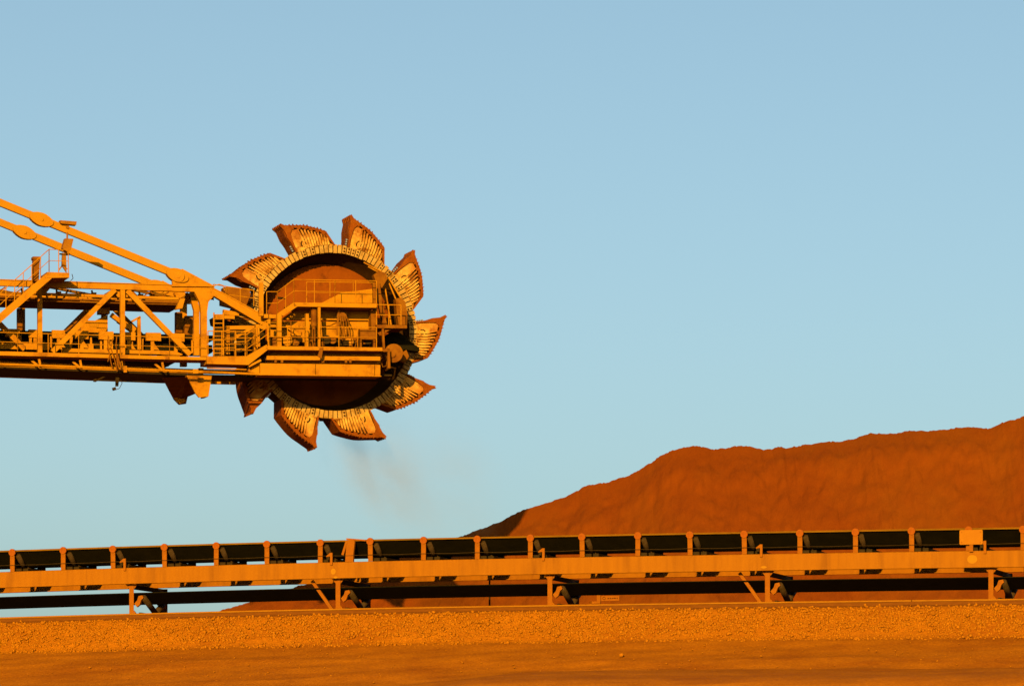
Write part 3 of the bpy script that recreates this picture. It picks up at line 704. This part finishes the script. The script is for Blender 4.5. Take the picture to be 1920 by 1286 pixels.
for q in range(34):
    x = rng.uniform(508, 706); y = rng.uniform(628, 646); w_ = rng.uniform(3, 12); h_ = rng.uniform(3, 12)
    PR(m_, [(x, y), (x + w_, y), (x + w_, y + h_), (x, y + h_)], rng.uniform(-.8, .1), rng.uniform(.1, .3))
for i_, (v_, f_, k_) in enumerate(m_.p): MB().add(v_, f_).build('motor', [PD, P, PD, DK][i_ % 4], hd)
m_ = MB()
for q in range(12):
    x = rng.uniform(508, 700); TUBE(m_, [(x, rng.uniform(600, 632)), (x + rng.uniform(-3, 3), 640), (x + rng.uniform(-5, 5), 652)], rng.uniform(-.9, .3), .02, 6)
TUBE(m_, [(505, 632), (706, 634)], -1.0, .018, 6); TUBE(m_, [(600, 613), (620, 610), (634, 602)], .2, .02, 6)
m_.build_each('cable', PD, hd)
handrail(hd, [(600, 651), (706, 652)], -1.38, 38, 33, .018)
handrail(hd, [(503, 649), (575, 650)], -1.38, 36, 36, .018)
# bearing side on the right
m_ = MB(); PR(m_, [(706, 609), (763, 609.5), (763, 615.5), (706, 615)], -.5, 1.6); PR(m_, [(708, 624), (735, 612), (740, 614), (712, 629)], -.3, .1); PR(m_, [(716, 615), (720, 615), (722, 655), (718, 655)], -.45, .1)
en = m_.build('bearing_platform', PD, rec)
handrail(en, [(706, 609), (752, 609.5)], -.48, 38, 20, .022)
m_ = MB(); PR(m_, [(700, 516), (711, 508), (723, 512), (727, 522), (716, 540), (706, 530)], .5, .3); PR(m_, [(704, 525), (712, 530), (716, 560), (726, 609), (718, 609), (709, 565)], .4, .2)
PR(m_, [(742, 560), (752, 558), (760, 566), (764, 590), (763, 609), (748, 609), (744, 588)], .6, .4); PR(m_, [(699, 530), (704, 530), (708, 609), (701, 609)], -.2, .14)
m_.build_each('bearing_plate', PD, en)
m_ = MB(); 
for a, b in (((718, 515), (733, 609)), ((722, 514), (748, 575)), ((728, 520), (758, 570)), ((712, 512), (690, 500)), ((716, 510), (682, 492))): BAR(m_, a, b, .9, 2.4, .05)
m_.build_each('tie_rod', P, en)
m_ = MB(); m_.tube([B3(738, 662, -.5), B3(738, 662, .3)], .36, 28); m_.build('bend_pulley', PD, en)
m_ = MB(); m_.tube([B3(736, 664, -.56), B3(736, 664, -.5)], .12, 16); PR(m_, [(727, 653), (731, 653), (732, 690), (727, 690)], -.9, .1); PR(m_, [(714, 655), (730, 654), (730, 659), (714, 660)], -.9, .4); TUBE(m_, [(716, 660), (714, 676), (718, 688), (724, 686), (726, 676)], -.7, .016, 6)
m_.build('pulley_bracket', PD, en)
m_ = MB(); PR(m_, [(722, 630), (742, 619), (762, 632), (775, 644), (786, 652), (786, 659), (758, 655), (748, 664), (730, 660)], 1.2, .6); m_.build('shaded_chute_liner', M['rubber'], en)  # shade on this wedge put into its colour, as black rubber
m_ = MB(); PR(m_, [(748, 664), (762, 656), (767, 668), (760, 680), (750, 676)], 1.1, .3); m_.build('liner_flap', PD, en)

# structure left of the wheel
m_ = MB(); PR(m_, [(421, 538), (468, 541), (470, 552), (462, 572), (424, 566)], 1.2, .7); sk = m_.build('wheel_chute', PD, rec)
m_ = MB(); PR(m_, [(414, 560), (470, 580), (470, 586), (414, 572)], 1.4, .3); m_.build('chute_beam', PD, sk)
handrail(sk, [(400, 563), (425, 567), (476, 574)], 1.2, 30, 30, .02)
m_ = MB(); TUBE(m_, [(400, 545), (402, 536), (410, 533), (418, 535), (421, 545)], .3, .018, 6); m_.build('loop_rail', P, sk)
m_ = MB(); PR(m_, [(400, 595), (470, 612), (470, 628), (430, 618), (402, 607)], 1.1, .8); m_.build('chute_throat', DK, sk)

# --- hopper under the boom and hanging lamps
m_ = MB(); PR(m_, [(350, 704), (397, 705), (391, 743), (373, 745), (366, 736)], -.2, .12); PR(m_, [(350, 704), (397, 705), (391, 743), (384, 744), (384, 707), (350, 706)], -.1, .8)
hs = m_.build('hopper', P, rec)
hc = [(305, 708, .3), (352, 706, .3), (369, 737, 2.4), (352, 744, 2.9), (349, 757, 3.5), (336, 759, 3.6), (327, 750, 3.2)]
v_ = [B3(*q) for q in hc]; v_ += [(p_[0], p_[1] + .15, p_[2] + .02) for p_ in v_]; n7 = 7
m_ = MB().add(v_, [tuple(range(7)), tuple(range(13, 6, -1))] + [(i + 7, (i + 1) % 7 + 7, (i + 1) % 7, i) for i in range(7)]); m_.build('hopper_chute', PD, hs)
m_ = MB(); PR(m_, [(325, 743), (345, 745), (349, 752), (339, 757), (331, 753)], 2.9, .08); m_.build('chute_lip', P, hs)
m_ = MB(); TUBE(m_, [(180, 713), (275, 716)], .5, .022, 6); TUBE(m_, [(178, 715), (196, 706)], .5, .035, 6); PR(m_, [(217, 706), (224, 706), (222, 724), (217, 724)], .5, .1); TUBE(m_, [(225, 710), (229, 718), (224, 728), (216, 731)], .5, .012, 6)
lb = m_.build('lamp_hanger', DK, rec)
m_ = MB(); m_.tube([B3(211, 730, .55), B3(217, 728, .55)], .06, 10); m_.tube([B3(175, 714, .5), B3(181, 712, .5)], .05, 8); m_.build('lamp', DK, lb)

# --- stair and platform on the left
m_ = MB(); PR(m_, [(88, 510), (130, 511.5), (130, 520.5), (95, 521), (88, 521)], -1.4, 1.5)
lp = m_.build('access_platform', P, rec)
m_ = MB()
for t in (-1.38, -.55): PR(m_, [(88, 512), (98, 521), (-68, 664), (-82, 664), (-82, 657)], t, .1)
for q in range(17):
    x = 86 - q * 9.6; y = 520 + q * 8.3; PR(m_, [(x - 5, y), (x + 5, y), (x + 5, y + 1.8), (x - 5, y + 1.8)], -1.27, .7)
m_.build('stair', P, lp)
handrail(lp, [(128, 511), (92, 510), (-70, 655)], -1.36, 42, 22, .018)
handrail(lp, [(128, 511), (92, 510), (-70, 655)], -.5, 42, 22, .018)
m_ = MB(); PR(m_, [(63, 482), (75, 483), (73, 527), (62, 527)], -.3, .35); PR(m_, [(62, 481), (77, 481), (77, 487), (62, 486)], -.34, .45); m_.build('switch_cabinet', PD, lp)
m_ = MB(); PR(m_, [(117, 474), (124, 475), (125, 511), (116, 497)], -.9, .14); BAR(m_, (110, 507), (118, 496), -.9, 2.4, .05); BAR(m_, (126, 505), (118, 496), -.9, 2.4, .05); TUBE(m_, [(126, 448), (126, 436)], -.75, .035, 6)
fl = m_.build('floodlight_pole', M['lamp'], rec)
m_ = MB(); PR(m_, [(122, 447), (138, 448), (133, 469), (127, 473), (117, 465)], -.95, .35); m_.build('floodlight', M['lamp'], fl)
m_ = MB(); PR(m_, [(112, 475), (131, 475), (131, 478), (125, 479), (112, 477)], -.9, .1); TUBE(m_, [(135, 514), (137, 522), (132, 527)], -1.3, .014, 6); m_.build('lamp_cable', DK, fl)

# --- suspension stays, a near and a far one
def stay_poly(cx_, cy_, L, w2, n=20):
    a = math.atan2(.409, 1); pts_ = []
    for i in range(n):
        q = 2 * math.pi * i / n; ex = math.copysign(abs(math.cos(q)) ** 1.25, math.cos(q)) * L; ey = math.sin(q) * w2
        pts_.append((cx_ + ex * math.cos(a) - ey * math.sin(a), cy_ + ex * math.sin(a) + ey * math.cos(a)))
    return pts_
def make_stay(dx=0):
    m = MB(); BAR(m, (-700, 94), (78, 412), 0, 13, .2); BAR(m, (78, 412), (345, 521), 0, 13.5, .2)
    o = m.build('stay', M['stay'], rec)
    m = MB(); PR(m, stay_poly(78, 411, 24, 12), -.06, .32); PR(m, stay_poly(333, 516, 22, 12.5), -.06, .32); m.build_each('stay_eye', M['stay'], o)
    m = MB(); m.tube([B3(78.5, 411.5, -.1), B3(78.5, 411.5, .3)], .065, 12); m.tube([B3(335, 518, -.1), B3(335, 518, .3)], .22, 20); m.tube([B3(335, 518, -.13), B3(335, 518, .3)], .06, 12); m.build('pin', P, o)
    m = MB(); PR(m, [(322, 512), (342, 504), (402, 536), (324, 536)], .02, .18); PR(m, [(400, 535.5), (402, 537.5), (322, 537), (322, 534)], -.1, .4); m.build('anchor_plate', P, o)
    return o
st0 = make_stay(); st1 = copy_part(st0, rec, (0, 3.95, 0))
m_ = MB(); PR(m_, [(113, 413), (144, 415.5), (143, 422), (114, 419)], -.2, .4); PR(m_, [(124, 418), (130, 419), (129, 430), (124, 428)], -.05, .12); m_.build('stay_lamp', M['lamp'], rec)

# --- the wheel
WT = 2.2
wc = bp(624, 622, WT); WC = (wc[0], WT, wc[1])
WPX = (BY + wc[0] * SU + WT * CU) / F        # metres per photo pixel at the wheel
RO, RI = 163 * WPX, 147.8 * WPX
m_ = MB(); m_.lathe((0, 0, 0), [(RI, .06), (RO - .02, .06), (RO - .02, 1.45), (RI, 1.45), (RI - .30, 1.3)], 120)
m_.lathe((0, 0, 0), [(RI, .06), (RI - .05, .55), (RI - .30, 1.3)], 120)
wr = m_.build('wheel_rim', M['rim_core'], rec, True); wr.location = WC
m_ = MB(); NP = 112; pr2 = random.Random(5)
for i in range(NP):
    a0, a1 = R(i * 360 / NP + .34), R((i + 1) * 360 / NP - .34)
    r0 = RI + pr2.uniform(-.01, .015); r1 = RO + pr2.uniform(-.01, .02); d = pr2.uniform(-.015, .02)
    cz_s = [(r0, a0), (r1, a0), (r1, (a0 + a1) / 2), (r1, a1), (r0, a1)]
    m_.prism([(r * math.cos(a), r * math.sin(a)) for r, a in cz_s], -.03 + d, .09)
    if pr2.random() < .35:
        am = (a0 + a1) / 2
        for rq in (.3, .68): 
            rm = RI + (RO - RI) * rq; m_.tube([(rm * math.cos(am), -.07, rm * math.sin(am)), (rm * math.cos(am), 0, rm * math.sin(am))], .035, 6, 1)
m_.build('liner_ring', [M['rim'], M['rim_core']], wr)
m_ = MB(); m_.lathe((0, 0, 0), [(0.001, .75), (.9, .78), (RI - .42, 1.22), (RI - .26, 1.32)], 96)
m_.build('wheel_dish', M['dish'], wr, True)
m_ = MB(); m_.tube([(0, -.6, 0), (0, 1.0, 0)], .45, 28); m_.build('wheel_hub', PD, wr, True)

# bucket: outline given as (degrees from the mouth, radius)
OUT = [(0.0, 4.35), (1.2, 4.64), (-1.2, 4.56), (-4.5, 4.46), (-8, 4.38), (-11, 4.30), (-13.5, 4.22), (-16.5, 4.12), (-19, 4.05), (-22, 3.96), (-27.2, 3.45)]
sc = WPX * 47.3
OUT = [(a, r * sc) for a, r in OUT]
oa = np.array(OUT[1:][::-1])
def rout(a): return float(np.interp(a, oa[:, 0], oa[:, 1]))
def pol(a, r): return (r * math.cos(R(a)), r * math.sin(R(a)))
RB0 = RO - .03
def make_bucket():
    W = 1.35
    # rusty shell: cutting lip, curved back and trailing heel
    m = MB()
    path = [pol(0.2, RB0), pol(0, 3.75 * sc), pol(.5, 4.32 * sc)]
    th = .06
    outer = [pol(a, rout(a)) for a in np.linspace(1.2, -22, 24)] + [pol(-27.0, 3.48 * sc), pol(-27.6, RB0)]
    inner = [pol(a - .2, rout(a) - th) for a in np.linspace(1.0, -21.4, 24)] + [pol(-26.0, 3.48 * sc), pol(-26.8, RB0)]
    n = len(outer); v = []
    for p_ in outer: v += [(p_[0], 0, p_[1]), (p_[0], W, p_[1])]
    for p_ in inner: v += [(p_[0], 0, p_[1]), (p_[0], W, p_[1])]
    f = []
    for i in range(n - 1):
        f.append((2 * i, 2 * i + 2, 2 * i + 3, 2 * i + 1)); j = 2 * n + 2 * i
        f.append((j + 1, j + 3, j + 2, j)); f.append((2 * i, j, j + 2, 2 * i + 2)); f.append((2 * i + 1, 2 * i + 3, j + 3, j + 1))
    f.append((0, 1, 2 * n + 1, 2 * n)); f.append((2 * n - 2, 4 * n - 2, 4 * n - 1, 2 * n - 1))
    m.add(v, f)
    o = m.build('bucket', M['rust'], rec)
    # rusty rim band with a serrated edge on the near side
    m = MB(); N = 26
    ang = np.linspace(1.1, -22, N + 1)
    for i in range(N):
        a0, a1 = ang[i], ang[i + 1]
        wd = .14 + .05 * math.sin(i * 1.7)
        m.prism([pol(a0, rout(a0) + .005), pol(a1, rout(a1) + .005), pol(a1, rout(a1) - wd), pol(a0, rout(a0) - wd)], -.09, .12)
        if i % 2 == 0:
            am = (a0 + a1) / 2; m.prism([pol(a0 - .06, rout(a0) - .03), pol(am, rout(am) + .045 + .02 * math.sin(i * 2.3)), pol(a1 + .06, rout(a1) - .03)], -.13, .20)
    m.prism([pol(-22, rout(-22)), pol(-27.0, 3.48 * sc), pol(-27.6, RB0), pol(-26.3, RB0), pol(-25.4, 3.5 * sc), pol(-21.2, rout(-22) - .14)], -.06, .10)
    # mouth: stepped cutting lip
    m.prism([pol(.1, RB0), pol(.3, 3.8 * sc), pol(1.1, 4.12 * sc), pol(.8, 4.2 * sc), pol(.9, 4.42 * sc), pol(1.9, 4.66 * sc), pol(1.2, 4.64 * sc), pol(1.0, 4.72 * sc), pol(-.6, 4.58 * sc), pol(-3.4, 4.36 * sc), pol(-1.6, 4.2 * sc), pol(-.9, 3.8 * sc), pol(-.9, RB0)], -.11, .14)
    m.prism([pol(.0, RB0), pol(.4, 3.8 * sc), pol(1.2, 4.12 * sc), pol(1.0, 4.5 * sc), pol(.0, 4.5 * sc), pol(-.4, RB0)], .04, 1.2)
    for q in range(5):
        m.prism([pol(.6, 4.46 * sc), pol(1.7, 4.66 * sc), pol(1.3, 4.72 * sc), pol(.0, 4.58 * sc)], .02 + q * .29, .15)
    m.build('wear_edge', M['rust'], o)
    # worn cheek plate with bars running out to the edge, slots between
    m = MB()
    cheek = [pol(a, RB0) for a in np.linspace(-1, -26.4, 12)] + [pol(a, RB0 + (.60 + .07 * math.sin((a + 4) * .5)) * max(.02, rout(a) - RB0) * (1 if a > -23 else .4)) for a in np.linspace(-25.5, -2, 18)]
    m.prism(cheek, -.02, .05, 1)
    m.prism([pol(-1.2, RB0), pol(-1.5, 4.34 * sc), pol(-6.2, 4.26 * sc), pol(-7.2, RB0)], -.035, .05)
    a = -7.4
    while a > -24.5:
        ro = rout(a) - .14; r0 = RB0 + .02; lean = 1.7 * (1 + a / 40); w0, w1 = .50, .60
        if ro - r0 > .15:
            m.prism([pol(a + w0, r0), pol(a + w1 + lean * .3, (r0 + ro) / 2), pol(a + .34 + lean, ro), pol(a - .36 + lean, ro), pol(a - w1 + lean * .3, (r0 + ro) / 2), pol(a - w0, r0)], -.095, .11)
        a -= 1.72
    m.build('cheek_bars', [M['bar'], M['cheek']], o)
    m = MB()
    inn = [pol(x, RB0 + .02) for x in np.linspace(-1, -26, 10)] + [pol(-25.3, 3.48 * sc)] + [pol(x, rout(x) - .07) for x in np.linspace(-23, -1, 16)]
    m.prism(inn, .16, .03); m.prism(inn, W - .05, .05)  # front sheet added behind the slots, its dark colour standing for shade
    m.build('bucket_shade_backing', M['inner'], o)
    m = MB(); c = pol(-7.6, 3.63 * sc)
    m.lathe((c[0], 0, c[1]), [(.13, -.03), (.12, -.085), (.075, -.085), (.07, -.03), (.001, -.03)], 20)
    m.build('pin_boss', M['bar'], o)
    m = MB(); m.tube([(c[0], -.075, c[1]), (c[0], -.02, c[1])], .055, 16)
    m.lathe((c[0], 0, c[1]), [(.165, -.04), (.165, -.09), (.132, -.09), (.132, -.04)], 14, 0, -20, 110)
    m.build('pin_hole', DK, o)
    m = MB()
    for q in (3.55, 3.64, 3.73):
        c = pol(.9, q * sc); m.tube([(c[0], .1, c[1]), (c[0], .2, c[1])], .035, 8)
    m.build('lip_sky_glint', M['glint'], o)  # bright studs stand in for sky showing through holes at the lip
    return o
b0 = make_bucket(); b0.location = WC; b0.rotation_euler = (0, -R(8), 0)
for k in range(1, 10): copy_part(b0, rec, WC, (0, -R(8 + 36 * k), 0))

# ------------------------------------------------------------------ dust falling from the wheel
def dust(name, a, b, wd, dens, label):
    Y = 194.0
    pa = Vector(((a[0] - CX) / F * Y, Y, EYE + (H - a[1]) * Y / F)); pb = Vector(((b[0] - CX) / F * Y, Y, EYE + (H - b[1]) * Y / F))
    d = pb - pa; L = d.length / 2
    m = MB(); n1, n2 = 20, 12
    for i in range(n2 + 1):
        th = math.pi * i / n2
        for j in range(n1):
            p_ = 2 * math.pi * j / n1; m.v.append((math.sin(th) * math.cos(p_), math.sin(th) * math.sin(p_), math.cos(th)))
    for i in range(n2):
        for j in range(n1): m.f.append((i * n1 + j, (i + 1) * n1 + j, (i + 1) * n1 + (j + 1) % n1, i * n1 + (j + 1) % n1)); m.m.append(0)
    mt = bpy.data.materials.new('ore_dust'); mt.use_nodes = True; n = mt.node_tree.nodes; l = mt.node_tree.links; n.clear()
    out = n.new('ShaderNodeOutputMaterial'); pv = n.new('ShaderNodeVolumePrincipled'); pv.inputs['Color'].default_value = (.34, .31, .33, 1)
    tc = n.new('ShaderNodeTexCoord'); gr = n.new('ShaderNodeTexGradient'); gr.gradient_type = 'SPHERICAL'; l.new(tc.outputs['Object'], gr.inputs[0])
    nz = n.new('ShaderNodeTexNoise'); nz.inputs['Scale'].default_value = 1.6; nz.inputs['Detail'].default_value = 4; l.new(tc.outputs['Object'], nz.inputs[0])
    m1 = n.new('ShaderNodeMath'); m1.operation = 'MULTIPLY'; l.new(gr.outputs['Fac'], m1.inputs[0])
    mr = n.new('ShaderNodeMapRange'); mr.inputs[1].default_value = .36; mr.inputs[2].default_value = .7; l.new(nz.outputs[0], mr.inputs[0]); l.new(mr.outputs[0], m1.inputs[1])
    m2 = n.new('ShaderNodeMath'); m2.operation = 'MULTIPLY'; m2.inputs[1].default_value = dens; l.new(m1.outputs[0], m2.inputs[0]); l.new(m2.outputs[0], pv.inputs['Density']); l.new(pv.outputs[0], out.inputs['Volume'])
    o = m.build(name, mt); o.location = (pa + pb) / 2; o.scale = (wd, wd, L)
    o.rotation_euler = d.to_track_quat('Z', 'Y').to_euler()
    tag(o, label, kind='stuff')
dust('dust_plume', (596, 768), (800, 1005), 1.6, .40, 'thin brown dust drifting down from the lowest buckets')
dust('dust_plume', (640, 800), (960, 1010), 3.0, .10, 'faint grey dust spreading wide to the lower right of the falling plume')
